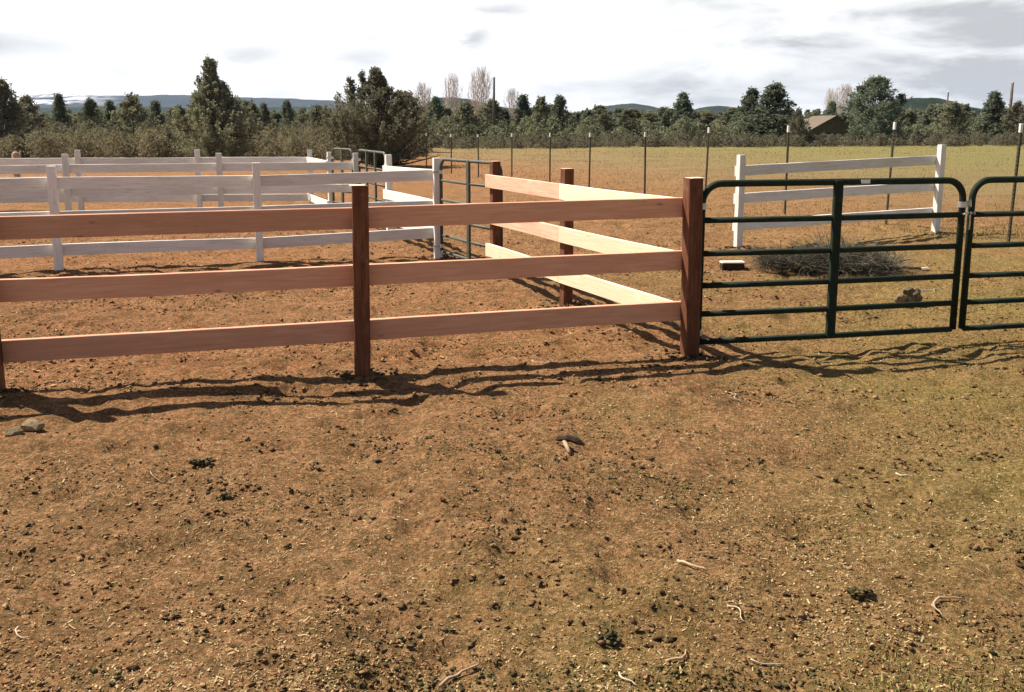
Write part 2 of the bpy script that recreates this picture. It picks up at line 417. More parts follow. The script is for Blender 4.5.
white_fence('paddock_fence', (-4.21, 18.6, 0), 'farthest white paddock fence line closing the back of the pens below the scrub',
    [([(-13.5, 17.6), (-11.2, 17.95), (-8.85, 18.2), (-6.5, 18.45), (-4.21, 18.6)], [(1.07, .68, .30)]*5, [1.23, 1.23, 1.23, 1.225, 1.22], .066, ()),
     ([(-4.21, 18.66), (-3.45, 16.9)], [(1.07, .68, .315), (1.06, .67, .31)], [1.22, 1.225], -.066, (0,))])
# free-standing panel on the right
white_fence('fence_panel', (3.21, 12.5, 0), 'short white fence panel between two posts standing by itself beyond the big gate',
    [([(3.21, 12.5), (6.63, 13.8)], [(1.157, .768, .382), (1.262, .857, .452)], [1.315, 1.43], .066, ())])

# ------------------------------------------------------------------ gates
RZ = [.078, .296, .516, .762, 1.015, 1.290]
def make_gate(name, label, p0, p1, stiles=(.5,), hinge=(0, 1), latch=1, zoff=0., R=.027, group=None, sticker=None, color='gate', rc=.15):
    p0 = Vector(p0); p1 = Vector(p1); d = p1-p0; L = d.length; rz = math.atan2(d.y, d.x)
    e = empty(name, (p0.x, p0.y, zoff), rz); tag(e, label, 'gate', group)
    zb, zt = RZ[0], RZ[-1]
    fr = MB(); pts = [(0, 0, zb)]
    for k in range(8):
        a = PI-PI/2*k/7; pts.append((rc+rc*math.cos(a), 0, zt-rc+rc*math.sin(a)))
    for k in range(8):
        a = PI/2-PI/2*k/7; pts.append((L-rc+rc*math.cos(a), 0, zt-rc+rc*math.sin(a)))
    pts.append((L, 0, zb)); fr.tube(pts, R, 10)
    fr.build('frame', M[color], e, True)
    for j, z in enumerate(RZ[:-1]):
        b = MB(); b.tube([(R*.6, 0, z), (L*.5, 0, z-.004), (L-R*.6, 0, z)], R*.86, 10); b.build('rail', M[color], e, True)
    for s in stiles:
        b = MB(); b.box(L*s, -R*.55, (zb+zt)/2, .070, R*1.5, zt-zb+.03, .006); b.build('stile', M[color], e)
    if hinge:
        for z in (.13, 1.10):
            b = MB(); b.tube([(0, 0, z), (0, 0, z+.045)], R*1.25, 12); b.tube([(-R, 0, z+.022), (-R-.03, -.065, z+.022), (-R-.075, -.075, z+.022)], .009, 8)
            b.box(-R-.06, -.072, z+.022, .06, .012, .035, .002); b.build('hinge', M['zinc'], e)
    if latch:
        b = MB(); b.tube([(L, 0, 1.075), (L, 0, 1.12)], R*1.3, 12); b.box(L+.03, -.01, 1.10, .06, .012, .035, .003)
        b.tube([(L+.01, -.02, 1.12), (L+.05, -.03, 1.135), (L+.055, -.03, 1.08)], .006, 6); b.build('latch', M['zinc'], e)
    if sticker:
        b = MB(); b.box(L*sticker, -R-.002, zt+.002, .075, .003, .03, 0); b.build('sticker', M['sticker'], e)
    return e
big = make_gate('metal_gate', 'wide dark green tube gate with one broad upright hung on the brown corner post', (1.425, 6.64), (3.60, 7.08), sticker=.60)
make_gate('metal_gate', 'dark green tube gate cut off by the right edge of the photo', (3.685, 7.10), (6.0, 7.6), hinge=(), latch=0)
make_gate('metal_gate', 'small green gate between the white corner post and the end of the cream boards', (-.925, 11.60), (-.125, 10.2), stiles=(.5,), rc=.13, R=.021, color='gate2')
make_gate('metal_gate', 'narrow far gate with pale top tube left of the middle white end post', (-3.38, 16.8), (-2.88, 16.12), stiles=(.5,), rc=.12, latch=1, R=.021, color='gate2')
make_gate('metal_gate', 'far green gate with pale top tube in front of the bushy juniper', (-2.72, 15.9), (-2.0, 14.1), stiles=(.33, .66), rc=.10, R=.021, color='gate2')
# chain between the two big gates
ch = MB()
for k in range(13):
    a = k/12*PI*2; 
    c = Vector((3.643+.055*math.cos(a), 7.075+.045*math.sin(a), 1.03-.012*math.cos(2*a)))
    c2 = Vector((3.643+.055*math.cos(a+.36), 7.075+.045*math.sin(a+.36), 1.03))
    ch.tube([c, (c+c2)/2+Vector((0, 0, .006*(-1)**k)), c2], .007, 6)
ch.tube([(3.645, 7.035, 1.02), (3.647, 7.033, .95), (3.645, 7.035, .90)], .006, 6)
tag(ch.build('gate_chain', M['zinc']), 'short silver chain looped round the meeting uprights of two big green gates', 'chain')

# ------------------------------------------------------------------ steel posts along the field
def tpost():
    e = empty('steel_post')
    b = MB(); H = 1.72+.3
    # T section: face plate, web and studs
    b.box(0, 0, H/2-.3, .036, .005, H, 0); b.box(0, .0195, H/2-.3, .005, .034, H, 0)
    for k in range(26): b.box(0, -.0065, .12+k*.06, .014, .008, .02, 0)
    b.build('shaft', M['tpost'], e)
    c = MB(); c.box(0, .008, 1.72-.055, .038, .044, .125, .004); c.build('white_tip', M['tip'], e)
    return e
proto = tpost()
heights = {-2: 1.69, -1: 1.70, 0: 1.68, 1: 1.66, 2: 1.56, 3: 1.53, 4: 1.50, 5: 1.47, 6: 1.44, 7: 1.42, 8: 1.40}
ords = ['rightmost steel fence post with white tip, beside the cut off gate',
 'white tipped steel post behind the short white fence panel, right one of two',
 'white tipped steel post behind the short white fence panel, left one of two',
 'steel fence post with white tip just behind the brown corner post',
 'steel fence post with white tip, first to the left of the brown corner post',
 'steel fence post with white tip, second to the left of the brown corner post',
 'steel fence post with white tip just left of the middle brown post',
 'steel fence post with white tip rising behind the far end of the cream boards',
 'steel fence post behind the small green gate, right of its middle upright',
 'steel fence post behind the small green gate, left of its middle upright',
 'farthest steel fence post beside the bushy juniper']
pxs = {-2: 1015, -1: 890, 0: 787, 1: 706, 2: 645, 3: 589, 4: 549.5, 5: 511.5, 6: 478, 7: 451, 8: 426}
for i, n in enumerate(range(-2, 9)):
    if i == 0: e = proto
    else:
        e = proto.copy(); COL.objects.link(e)
        for c in proto.children:
            cc = c.copy(); COL.objects.link(cc); cc.parent = e
    Y = 17.1+2.19*n; X = at_y(pxs[n], Y, 160)
    e.location = (X, Y, gz(X, Y)); e.scale = (1, 1, heights[n]/1.72)
    r = random.Random(n); e.rotation_euler = (r.uniform(-.02, .02), r.uniform(-.02, .02) + (.035 if n == -2 else 0), math.radians(-64)+r.uniform(-.3, .3))
    tag(e, ords[i], 'fence post', 'steel posts along the hay field')

# ------------------------------------------------------------------ sticks, rocks and small things on the dirt
def wander(p, q, n, amp, seed, up=.012):
    r = random.Random(seed); p = Vector(p); q = Vector(q); d = (q-p); s = Vector((-d.y, d.x, 0)).normalized()
    P = []
    a = r.uniform(-1, 1)
    for i in range(n+1):
        u = i/n; w = math.sin(u*PI*(1+abs(a)))*amp*(1 if a > 0 else -1)+r.uniform(-.2, .2)*amp
        x, y = p.x+d.x*u+s.x*w, p.y+d.y*u+s.y*w
        P.append(Vector((x, y, gz(x, y)+up+r.uniform(0, .004))))
    return P
def stick(name, label, px0, px1, rad, mat, amp=.02, seed=0, forks=(), n=8, cat='stick'):
    a = gpt(*px0); b = gpt(*px1); rad *= .5; P = wander((*a, 0), (*b, 0), n, amp, seed, rad+.004)
    o = Vector((a[0], a[1], P[0].z))
    m = MB(); m.tube([p-o for p in P], [rad*(1-.5*i/n)*(1+.12*math.sin(i*2.3+seed)) for i in range(n+1)], 7)
    for (u, qx, qy) in forks:
        s = P[int(u*n)]; e = gpt(qx, qy); Q = wander((s.x, s.y, 0), (*e, 0), 4, amp*.5, seed+3, rad+.01); Q[0] = s
        m.tube([p-o for p in Q], [rad*.7*(1-.15*i) for i in range(5)], 6)
    ob = m.build(name, M[mat], None, True, o); tag(ob, label, cat); return ob
stick('stick', 'curved pale forked twig lying just left of the corner post', (532, 358), (549, 362), .008, 'palestick', .03, 1, [(.6, 556, 355)])
stick('stick', 'thin curled pale twig below the big gate shadow', (724, 394), (746, 404), .007, 'palestick', .04, 2)
stick('stick', 'short white stick lying alone on the right', (896, 472), (914, 475), .011, 'palestick', .01, 3)
stick('stick', 'pale tan stick pointing down to the right near the lower middle', (678, 564), (704, 579), .013, 'stick', .012, 4)
stick('stick', 'forked pale twig lying at the lower right', (936, 612), (958, 598), .011, 'stick', .03, 5, [(.3, 940, 618)])
stick('stick', 'thin pale curved twig right of the dark clump at the bottom', (726, 616), (748, 630), .006, 'palestick', .02, 6)
stick('stick', 'long thin pale stick lying level at the bottom right', (750, 668), (786, 671), .005, 'palestick', .01, 7)
stick('stick', 'short pale stick at the bottom edge of the photo', (619, 676), (634, 690), .008, 'palestick', .01, 8)
stick('stick', 'tan curved stick above the bottom edge in the middle', (665, 668), (686, 655), .010, 'stick', .03, 9)
stick('stick', 'long brown stick half buried at the bottom middle', (440, 684), (478, 668), .012, 'stick', .012, 10)
stick('stick', 'slender straw coloured twig on the lower left dirt', (150, 470), (176, 476), .005, 'stick', .02, 11)
stick('stick', 'thin pale twig by the left bottom corner', (18, 626), (28, 640), .006, 'palestick', .02, 12)
stick('stick', 'pale flat branch lying behind the cut off gate', (922, 291), (950, 286), .012, 'palestick', .02, 13, [(.4, 934, 294)])
stick('long_pole', 'long thin pale pole lying on the dirt behind the big gate', (703, 282), (772, 281), .010, 'palestick', .03, 14, n=14, cat='pole')
# bark chunk with a pale peg sticking out
bx, by = gpt(566, 450); e = empty('bark_chunk', (bx, by, gz(bx, by))); tag(e, 'dark curled bark chunk with a pale stick poking out, mid dirt', 'bark')
m = MB(); P = []
for i in range(8): P.append((-.055+.15*i/7, .03-.012*i, .030+.022*math.sin(i*.45)))
m.tube(P, [.005, .016, .013, .021, .017, .021, .014, .006], 6); m.build('bark', M['bark'], e, False)
m = MB(); m.tube([(-.01, .01, .035), (0, -.05, .022), (.012, -.105, .008)], [.013, .012, .010], 7); m.build('peg', M['stick'], e, True)

def rock(name, label, x, y, sx, sy, sz, mat, seed, cat='rock', lump=.35, sub=2):
    import bmesh
    bm = bmesh.new(); bmesh.ops.create_icosphere(bm, subdivisions=sub, radius=1)
    r = np.random.default_rng(seed); offs = r.normal(size=(9, 3)); offs /= np.linalg.norm(offs, axis=1)[:, None]; am = r.uniform(-lump, lump, 9)
    for v in bm.verts:
        p = np.array(v.co); k = 1+sum(am[j]*max(0, p@offs[j])**3 for j in range(9)) + lump*.30*math.sin(p[0]*7+seed)*math.sin(p[1]*8+seed)+lump*.55*(float(vn(np.array([p[0]*2.3+seed]), np.array([p[1]*2.3+p[2]*1.7]), 3)[0]))
        v.co = Vector((p[0]*sx*k, p[1]*sy*k, p[2]*sz*k))
    me = bpy.data.meshes.new(name); bm.to_mesh(me); bm.free(); me.materials.append(M[mat])
    o = link(name, me, None, (x, y, gz(x, y)+sz*.45)); tag(o, label, cat); return o
x, y = gpt(32, 430); rock('rock', 'pale rock in the fence shadow at the left edge', x, y, .068, .05, .042, 'rock', 3)
x, y = gpt(22, 436); rock('rock', 'smaller rock touching the pale rock at the left edge', x-.03, y-.02, .05, .035, .03, 'dirtrock', 5)
x, y = gpt(732, 267); b = MB(); b.box(0, 0, .04, .275, .12, .085, .006)
b2 = MB(); b2.box(0, -.002, .095, .285, .125, .018, .003)
o = b.build('wood_block', M['bark'], None, False, (x, y, gz(x, y)), (0, 0, .04)); b2.build('top_plate', M['white'], o); tag(o, 'short dark block with pale top lying below the left post of the white panel', 'block')
# clump of stones behind the gate
x, y = gpt(907, 303); e = empty('stone_clump', (x, y, gz(x, y))); tag(e, 'lumpy clump of grey stones and clods behind the big gate', 'stones')
r = random.Random(4)
for k in range(9):
    o = rock('stone', None, 0, 0, r.uniform(.04, .07), r.uniform(.035, .055), r.uniform(.035, .055), 'rock' if k % 4 == 0 else 'dirtrock', 50+k, None)
    for kk in ('label', 'category'):
        if kk in o: del o[kk]
    o.parent = e; o.location = (r.uniform(-.11, .11), r.uniform(-.05, .05), r.uniform(.03, .13))
late = []
# dark clumps one can single out
for k, (px, py, s, lab) in enumerate([(203, 464, .055, 'dark green clump standing left of centre on the dirt'), (224, 497, .033, 'flat dark clod below the dark green clump on the left'),
        (610, 642, .042, 'round dark clump near the bottom middle'), (858, 597, .036, 'dark grass tuft clump on the lower right'), (560, 476, .03, None)]):
    if not lab: continue
    x, y = gpt(px, py); rq = np.random.default_rng(k+5); n = 34; P = rq.normal(size=(n, 3))*np.array([s*.55, s*.45, s*.22]); P[:, 2] = np.abs(P[:, 2])+.004
    q = s*rq.uniform(.14, .38, n); late.append((lab, x, y, P, np.stack([q, q*.9, q*.7], 1), k))

# brush pile behind the gate: a dead bush lying on its side
bx, by = gpt(838, 271); bz = gz(bx, by)
e = empty('dead_bush', (bx-.05, by, bz)); e.scale = (1.15, 1.05, .74); tag(e, 'uprooted grey dead bush lying on its side behind the big gate', 'bush')
m = MB()
def limb(m, a, b, r0, r1, n=6, w=.03, seed=0):
    r = random.Random(seed); a = Vector(a); b = Vector(b); P = []
    for i in range(n+1): P.append(a.lerp(b, i/n)+Vector([r.uniform(-w, w) if 0 < i < n else 0 for _ in range(3)]))
    m.tube(P, [r0+(r1-r0)*i/n for i in range(n+1)], 6); return P
limb(m, (.95, -.02, .05), (-.55, .0, .06), .030, .02, 8, .03, 1)
limb(m, (.35, 0, .06), (.93, .35, .13), .020, .010, 6, .02, 2)
limb(m, (.45, 0, .06), (.72, -.13, .02), .018, .008, 5, .02, 3)
limb(m, (.1, 0, .06), (-.5, -.12, .03), .025, .012, 5, .02, 4)
limb(m, (-.1, 0, .06), (-.75, .35, .35), .022, .010, 5, .03, 5)
limb(m, (.1, 0, .06), (.15, .3, .55), .018, .006, 5, .03, 6)
limb(m, (0, 0, .06), (-.45, .1, .45), .018, .006, 5, .03, 7)
m.build('branches', M['bark'], e, True)
m = MB(); m.tube([(.90, -.02, .05), (.97, -.03, .06)], [.034, .032], 8); m.build('cut_end', M['palestick'], e)
m = MB(); r = random.Random(9)
for k in range(2300):
    u = r.random()**1.2; a = Vector((.55-1.25*u, r.uniform(-.14, .2), .03+.10*r.random()*(1+u)))
    L = r.uniform(.15, .55)*(.65+.7*math.sin(min(1, u*1.1+.12)*PI))
    d = Vector((r.gauss(-.35, .65), r.gauss(0, .6), abs(r.gauss(.0, .55))+.03)).normalized(); P = [a]; p = a.copy()
    for q in range(4):
        d = (d+Vector((r.gauss(0, .33), r.gauss(0, .33), r.gauss(-.02, .25)))).normalized(); p = p+d*L/4; p.z = max(.01, p.z); P.append(p.copy())
    m.tube(P, [.0032, .0026, .002, .0015, .001], 3, False)
    for _ in range(3):
        b0 = P[r.randint(1, 3)]; c2 = b0+Vector([r.uniform(-.10, .10) for _ in range(3)]); c2.z = max(.01, c2.z); m.tube([b0, c2], [.0018, .001], 3, False)
m.build('twigs', M['brush'], e)

# ------------------------------------------------------------------ litter (uncountable)
def clod_mesh(name, P, R, mat, seed):
    """P positions, R radii: rough little lumps with 14 faces each"""
    r = np.random.default_rng(seed)
    base = np.array([(1, 0, 0), (-1, 0, 0), (0, 1, 0), (0, -1, 0), (0, 0, 1), (0, 0, -1), (.6, .6, .6), (-.6, .6, .6), (-.6, -.6, .6), (.6, -.6, .6)])
    Fb = np.array([(0, 6, 9), (6, 2, 7), (1, 7, 8), (3, 9, 8), (4, 9, 6), (4, 6, 7), (4, 7, 8), (4, 8, 9), (0, 2, 6), (2, 1, 7), (1, 3, 8), (3, 0, 9), (0, 5, 2), (2, 5, 1), (1, 5, 3), (3, 5, 0)])
    n = len(P); k = len(base)
    V = base[None]*R[:, None, :]*r.uniform(.35, 1.45, (n, k, 1))+r.normal(0, .30, (n, k, 3))*R[:, None, :]
    a = r.uniform(0, 2*PI, n); ca, sa = np.cos(a)[:, None], np.sin(a)[:, None]
    X = V[..., 0]*ca-V[..., 1]*sa; Y = V[..., 0]*sa+V[..., 1]*ca
    V = np.stack([X, Y, V[..., 2]], -1)+P[:, None, :]
    F = (Fb[None]+(np.arange(n)*k)[:, None, None]).reshape(-1, 3)
    return mesh(name, V.reshape(-1, 3), F, mat)
for lab, x, y, P, Rr, k in late:
    tag(link('dark_clump', clod_mesh('dark_clump', P, Rr, M['dung'], 90+k), None, (x, y, gz(x, y))), lab, 'clump')
def scatter(n, seed, ymin=2.4, ymax=12, dens=None, pw=1.6):
    r = np.random.default_rng(seed); out = []
    while len(out) < n:
        u = r.random(n*2); y = ymin+(ymax-ymin)*u**pw; x = (r.random(n*2)-.5)*2*(y*.62+.4)
        keep = np.ones(len(x), bool) if dens is None else r.random(len(x)) < dens(x, y)
        out += list(zip(x[keep], y[keep]))
    a = np.array(out[:n]); return a[:, 0], a[:, 1]
pat = lambda x, y: np.clip(vn(x/.55+3, y/.42, 21)*2.6+.42, .03, 1)
x, y = scatter(30000, 1, 2.4, 13, pat); r = np.random.default_rng(11); s = .0024+.008*r.random(len(x))**5
R = np.stack([s*r.uniform(.8, 1.5, len(s)), s, s*r.uniform(.5, .9, len(s))], 1)
tag(link('soil_clods', clod_mesh('soil_clods', np.stack([x, y, gh(x, y)+s*.25], 1), R, M['clod'], 1)), 'loose brown soil clods scattered over the dirt', 'soil', kind='stuff')
pat2 = lambda x, y: np.clip(vn(x/.42+13, y/.36, 25)*4-.75, .004, 1)
x, y = scatter(7000, 2, 2.4, 13, pat2); r = np.random.default_rng(12); s = .0028+.0085*r.random(len(x))**4
R = np.stack([s*r.uniform(.8, 1.3, len(s)), s, s*r.uniform(.5, .9, len(s))], 1)
tag(link('dried_dung', clod_mesh('dried_dung', np.stack([x, y, gh(x, y)+s*.3], 1), R, M['dung'], 2)), 'dark dried dung crumbs in patches on the dirt', 'dung', kind='stuff')
x, y = scatter(11000, 21, 5.5, 17, lambda x, y: np.clip(vn(x/.8+3, y/.6, 22)*3+.35, .03, 1)*(x < 5.5+.0*y), 1.1); r = np.random.default_rng(31); s = .004+.015*r.random(len(x))**4
R = np.stack([s*r.uniform(.8, 1.5, len(s)), s, s*r.uniform(.5, .9, len(s))], 1)
tag(link('soil_clods', clod_mesh('soil_clods', np.stack([x, y, gh(x, y)+s*.25], 1), R, M['clod'], 5)), 'brown and dark soil clods lying inside the corral pens', 'soil', kind='stuff')
# trodden clusters and the loosened soil at the foot of each post
r = np.random.default_rng(77); cx, cy = scatter(150, 78, 2.6, 11, None, 1.2); X_, Y_, S_ = [], [], []
for a_, b_ in zip(cx, cy):
    n = r.integers(14, 46); w_ = r.uniform(.04, .16); X_.append(a_+r.normal(0, w_*1.5, n)); Y_.append(b_+r.normal(0, w_, n)); S_.append(.003+.011*r.random(n)**2.5)
for a_, b_ in ((-1.045, 6.0), (1.36, 6.6), (-3.325, 5.5), (.52, 8.38), (-.985, 11.68), (3.21, 12.5)):
    n = 90; t_ = r.uniform(0, 2*PI, n); q_ = .06+np.abs(r.normal(0, .10, n)); X_.append(a_+np.cos(t_)*q_*1.3); Y_.append(b_+np.sin(t_)*q_); S_.append(.006+.016*r.random(n)**2)
x = np.concatenate(X_); y = np.concatenate(Y_); s = np.concatenate(S_)
R = np.stack([s*r.uniform(.8, 1.5, len(s)), s, s*r.uniform(.5, .9, len(s))], 1)
tag(link('soil_clumps', clod_mesh('soil_clumps', np.stack([x, y, gh(x, y)+s*.3], 1), R, M['clump'], 79)), 'broken dark clumps of soil and manure trodden into patches', 'soil', kind='stuff')
def slivers(name, x, y, L, W, mat, seed, up=0., tilt=.25, z=None, lift=.004):
    r = np.random.default_rng(seed); n = len(x); a = r.uniform(0, 2*PI, n)
    t = r.normal(0, tilt, n) if not up else r.normal(PI/2, up, n)
    d = np.stack([np.cos(a)*np.cos(t), np.sin(a)*np.cos(t), np.sin(t)], 1)
    p = np.stack([-np.sin(a), np.cos(a), r.normal(0, .3, n)], 1)
    c = np.stack([x, y, gh(x, y)+lift if z is None else z], 1); L = L[:, None]; W = W[:, None]
    if up:
        d[:, 2] = np.abs(d[:, 2]); V = np.stack([c-p*W, c+p*W, c+d*L*.6+p*W*.7, c+d*L, ], 1)
    else: V = np.stack([c-d*L/2-p*W, c-d*L/2+p*W, c+d*L/2+p*W*.7, c+d*L/2-p*W*.7], 1)
    F = np.arange(4*n).reshape(n, 4); return mesh(name, V.reshape(-1, 3), F, mat)
x, y = scatter(16000, 3, 2.4, 9.5, lambda x, y: np.clip(vn(x/.8+9, y/.6, 31)*1.4+.5, .15, 1)); r = np.random.default_rng(13)
tag(link('straw_litter', slivers('straw_litter', x, y, .004+.030*r.random(len(x))**5, .0007+.0026*r.random(len(x))**2, M['straw'], 3)), 'bits of pale straw and wood chips littering the dirt', 'straw', kind='stuff')
x, y = scatter(34000, 33, 2.4, 10, lambda x, y: np.clip(vn(x/.9+2, y/.6, 35)*1.6+.5+(4.5-y)*.1, .08, 1), 1.3); r = np.random.default_rng(43)
tag(link('wood_chips', slivers('wood_chips', x, y, .003+.011*r.random(len(x))**3, .0012+.0028*r.random(len(x)), M['chips'], 13, tilt=.55, lift=.003)), 'fine mixed chips and dry plant bits trodden into the dirt', 'litter', kind='stuff')
def wd(x, y): return np.clip((x*.22+.0)+(4.2-y)*.06+vn(x/.7, y/.5, 41)*1.6-.05, .0, 1)*np.clip((15-y)/4, 0, 1)
x, y = scatter(12000, 4, 2.4, 14, wd); r = np.random.default_rng(14)
tag(link('short_weeds', slivers('short_weeds', x, y, .010+.020*r.random(len(x))**2, .0012+.002*r.random(len(x)), M['weed'], 4, up=.75)), 'sparse short olive weeds growing through the dirt', 'weeds', kind='stuff')
# dry grass: along the steel posts and over the field
r = np.random.default_rng(15); n = 60000
yy = 13+62*r.random(n)**1.7; s = r.random(n)**1.5*yy*.9
lx = 5.3-(yy-17.1)*.493; x = lx-.6+s+r.normal(0, .5, n); keep = (np.abs(x) < yy*.68+1) & (vn(x/1.3, yy/2.2, 61)+r.normal(0, .22, n) > -.12); x = x[keep]; yy = yy[keep]
sc = np.clip(yy/22, 1, 3)
tag(link('dry_grass', slivers('dry_grass', x, yy, (.02+.035*r.random(len(x)))*np.sqrt(sc), (.003+.004*r.random(len(x)))*sc, M['dry'], 5, up=.6)), 'dry golden grass of the hay field beyond the steel posts', 'grass', kind='stuff')

# ------------------------------------------------------------------ trees
def leaves(C, size, seed, flat=.0, elong=1.0):
    """one small diamond per point of C"""
    r = np.random.default_rng(seed); n = len(C)
    a = r.normal(size=(n, 3)); a /= np.linalg.norm(a, axis=1)[:, None]
    b = r.normal(size=(n, 3)); b -= (b*a).sum(1)[:, None]*a; b /= np.linalg.norm(b, axis=1)[:, None]
    s = (size*r.uniform(.6, 1.4, n))[:, None]
    V = np.stack([C-a*s*elong, C-b*s*.55, C+a*s*elong, C+b*s*.55], 1)
    return V.reshape(-1, 3), np.arange(4*n).reshape(n, 4)
def crown_pts(h, w, prof, n_spray, per, seed, up=.5, spread=.05, inner=.25, z0=.06, leaders=()):
    """foliage points: sprays leaving the axis, with clusters along their outer part"""
    r = np.random.default_rng(seed); out = []; limbs = []
    az_amp = 1+.28*np.sin(np.arange(6)*2.1+seed)
    for k in range(n_spray):
        t = z0+(1-z0)*(1-r.random()**1.25) if r.random() < .5 else z0+(1-z0)*r.random()
        az = r.uniform(0, 2*PI); rad = prof(t)*w/2*r.uniform(.72, 1.12)*(1+.22*math.sin(az*2+seed)+.12*math.sin(az*3+t*9+seed))
        tip = np.array([math.cos(az)*rad, math.sin(az)*rad, t*h])
        base = np.array([0, 0, max(.02*h, t*h-rad*up)])
        m = max(6, int(per*r.uniform(.6, 1.4))); u = inner+(1-inner)*r.random(m)**.7
        p = base+(tip-base)*u[:, None]; p[:, 2] += (u**2)*up*rad*.25
        sp = spread*w*(1.25-.75*u)[:, None]
        out.append(p+r.normal(size=(m, 3))*sp); limbs.append((base, tip))
    for (lx, ly, lz, hh, ww, nn) in leaders:      # flame-like upright tips made of ragged sprigs
        lean = .22*math.sin(lx*40+seed); ns = max(6, int(nn/38))
        for q in (np.arange(ns)+.5)/ns:
            c = np.array([lx*w+lean*hh*q*.5+.05*math.sin(q*9+lx*20), ly*w, lz*h+q*hh])
            a = r.uniform(0, 2*PI); ln = ww*3.2*(1.05-q)**.8*r.uniform(.2, 1.25)+.05
            d = np.array([math.cos(a), math.sin(a), r.uniform(.4, 1.4)]); d /= np.linalg.norm(d)
            k = max(8, int(26*(1.25-q*.6))); u = r.random(k)[:, None]
            out.append(c+d*ln*u+r.normal(size=(k, 3))*(.048*(1.15-u)+.016))
    return np.concatenate(out), limbs
def tree_parts(h, w, prof, n_spray, per, leaf, seed, lmat, up=.5, spread=.05, leaders=(), inner=.25, z0=.06, nlimb=14, trunk_r=None, elong=1.3):
    C, limbs = crown_pts(h, w, prof, n_spray, per, seed, up, spread, inner, z0, leaders)
    C[:, 2] = np.maximum(C[:, 2], .03)
    V, F = leaves(C, leaf, seed+1, elong=elong); crown = mesh('crown', V, F, lmat)
    tr = MB(); R = trunk_r or h*.022; r = random.Random(seed)
    tr.tube([(r.uniform(-.02, .02)*h*(i > 0), r.uniform(-.02, .02)*h*(i > 0), h*.8*i/6-.1) for i in range(7)], [R*(1-.13*i) for i in range(7)], 8)
    for b, t in limbs[:nlimb]:
        tr.tube([b, (b+t)/2+np.array([0, 0, -.03*h]), t], [R*.35, R*.22, R*.08], 5, False)
    for l in leaders:
        tr.tube([(0, 0, h*.3), (l[0]*w, l[1]*w, l[2]*h), (l[0]*w, l[1]*w, l[2]*h+l[3]*.8)], [R*.4, R*.25, R*.08], 5, False)
    trunk = mesh('trunk', [tuple(v) for v in tr.v], tr.f, M['trunk'])
    return crown, trunk
def plant_tree(name, label, cat, parts, x, y, sx=1, sz=1, rz=0, group=None):
    e = empty(name, (x, y, gz(x, y)-.03), rz); e.scale = (sx, sx, sz); tag(e, label, cat, group)
    link('crown', parts[0], e); link('trunk', parts[1], e); return e
cone = lambda t: (1-t)**.75*.98+.04 if t > .12 else .55+t*3
roundp = lambda t: max(.06, math.sin(min(1, t*1.02)**.62*PI)**.7) if t < .97 else .1
jun = lambda t: (min(1, (t+.12)*2.6))*(1-t)**.55*1.05+.03
pinep = lambda t: (.3+.9*min(1, t*1.8))*(1-t**2.4)*.9+.04

def place(px, Y): return at_y(px, Y, 140)
def hgt(py, Y): return zpt(py, Y)
# two big near junipers
Y = 42; h = hgt(60, Y); rj = random.Random(5)
def rag(n, lo, hi): return [(rj.uniform(-.42, .42), rj.uniform(-.3, .3), rj.uniform(lo, hi), rj.uniform(.5, 1.0), rj.uniform(.09, .15), 340) for _ in range(n)]
J1 = tree_parts(h, 4.3, lambda t: (1 if t < .25 else max(0, 1-(t-.25)/.62))**.9*min(1, .7+t*2)+.02, 300, 80, .045, 3, M['juniper'], up=.75, spread=.022, nlimb=40,
      leaders=[(-.07, 0, .62, h*.40, .20, 2300), (-.13, .03, .58, h*.26, .16, 1200), (-.22, 0, .50, h*.18, .13, 800), (.01, 0, .60, h*.22, .14, 800), (.11, -.03, .55, h*.24, .20, 1500), (.17, .0, .48, h*.22, .2, 1300), (.25, .0, .40, h*.2, .2, 1000), (-.33, 0, .25, h*.22, .2, 900)]+rag(26, .15, .45))
plant_tree('juniper_tree', 'tall ragged juniper with a thin pointed top standing behind the white pens on the left', 'tree', J1, place(216, Y), Y)
Y = 38; h = hgt(70, Y); J2 = tree_parts(h, 4.5, lambda t: (min(1, .72+t*1.3) if t < .4 else max(0, 1-((t-.4)/.47)**1.7))+.02, 360, 85, .044, 8, M['juniper'], up=.8, spread=.022, nlimb=50,
      leaders=[(-.22, 0, .68, h*.24, .15, 1400), (-.13, .03, .70, h*.28, .13, 1300), (-.05, 0, .72, h*.18, .14, 900), (.04, -.04, .70, h*.28, .14, 1500), (.09, .0, .66, h*.28, .13, 1300), (.24, .0, .52, h*.26, .24, 1900), (.36, .0, .42, h*.26, .2, 1300), (-.36, 0, .3, h*.26, .2, 1000)]+rag(34, .2, .62))
plant_tree('juniper_tree', 'broad bushy juniper with split spiky top right behind the far gates', 'tree', J2, place(377, Y), Y)
Y = 50; h = hgt(80, Y); J3 = tree_parts(h, 3.6, jun, 170, 80, .062, 12, M['juniper'], up=.6, spread=.04,
      leaders=[(.10, 0, .66, h*.34, .2, 900), (-.06, .03, .66, h*.26, .18, 700), (.2, 0, .5, h*.25, .2, 600)])
plant_tree('juniper_tree', 'dark ragged juniper at the left edge of the photo', 'tree', J3, place(2, Y), Y)

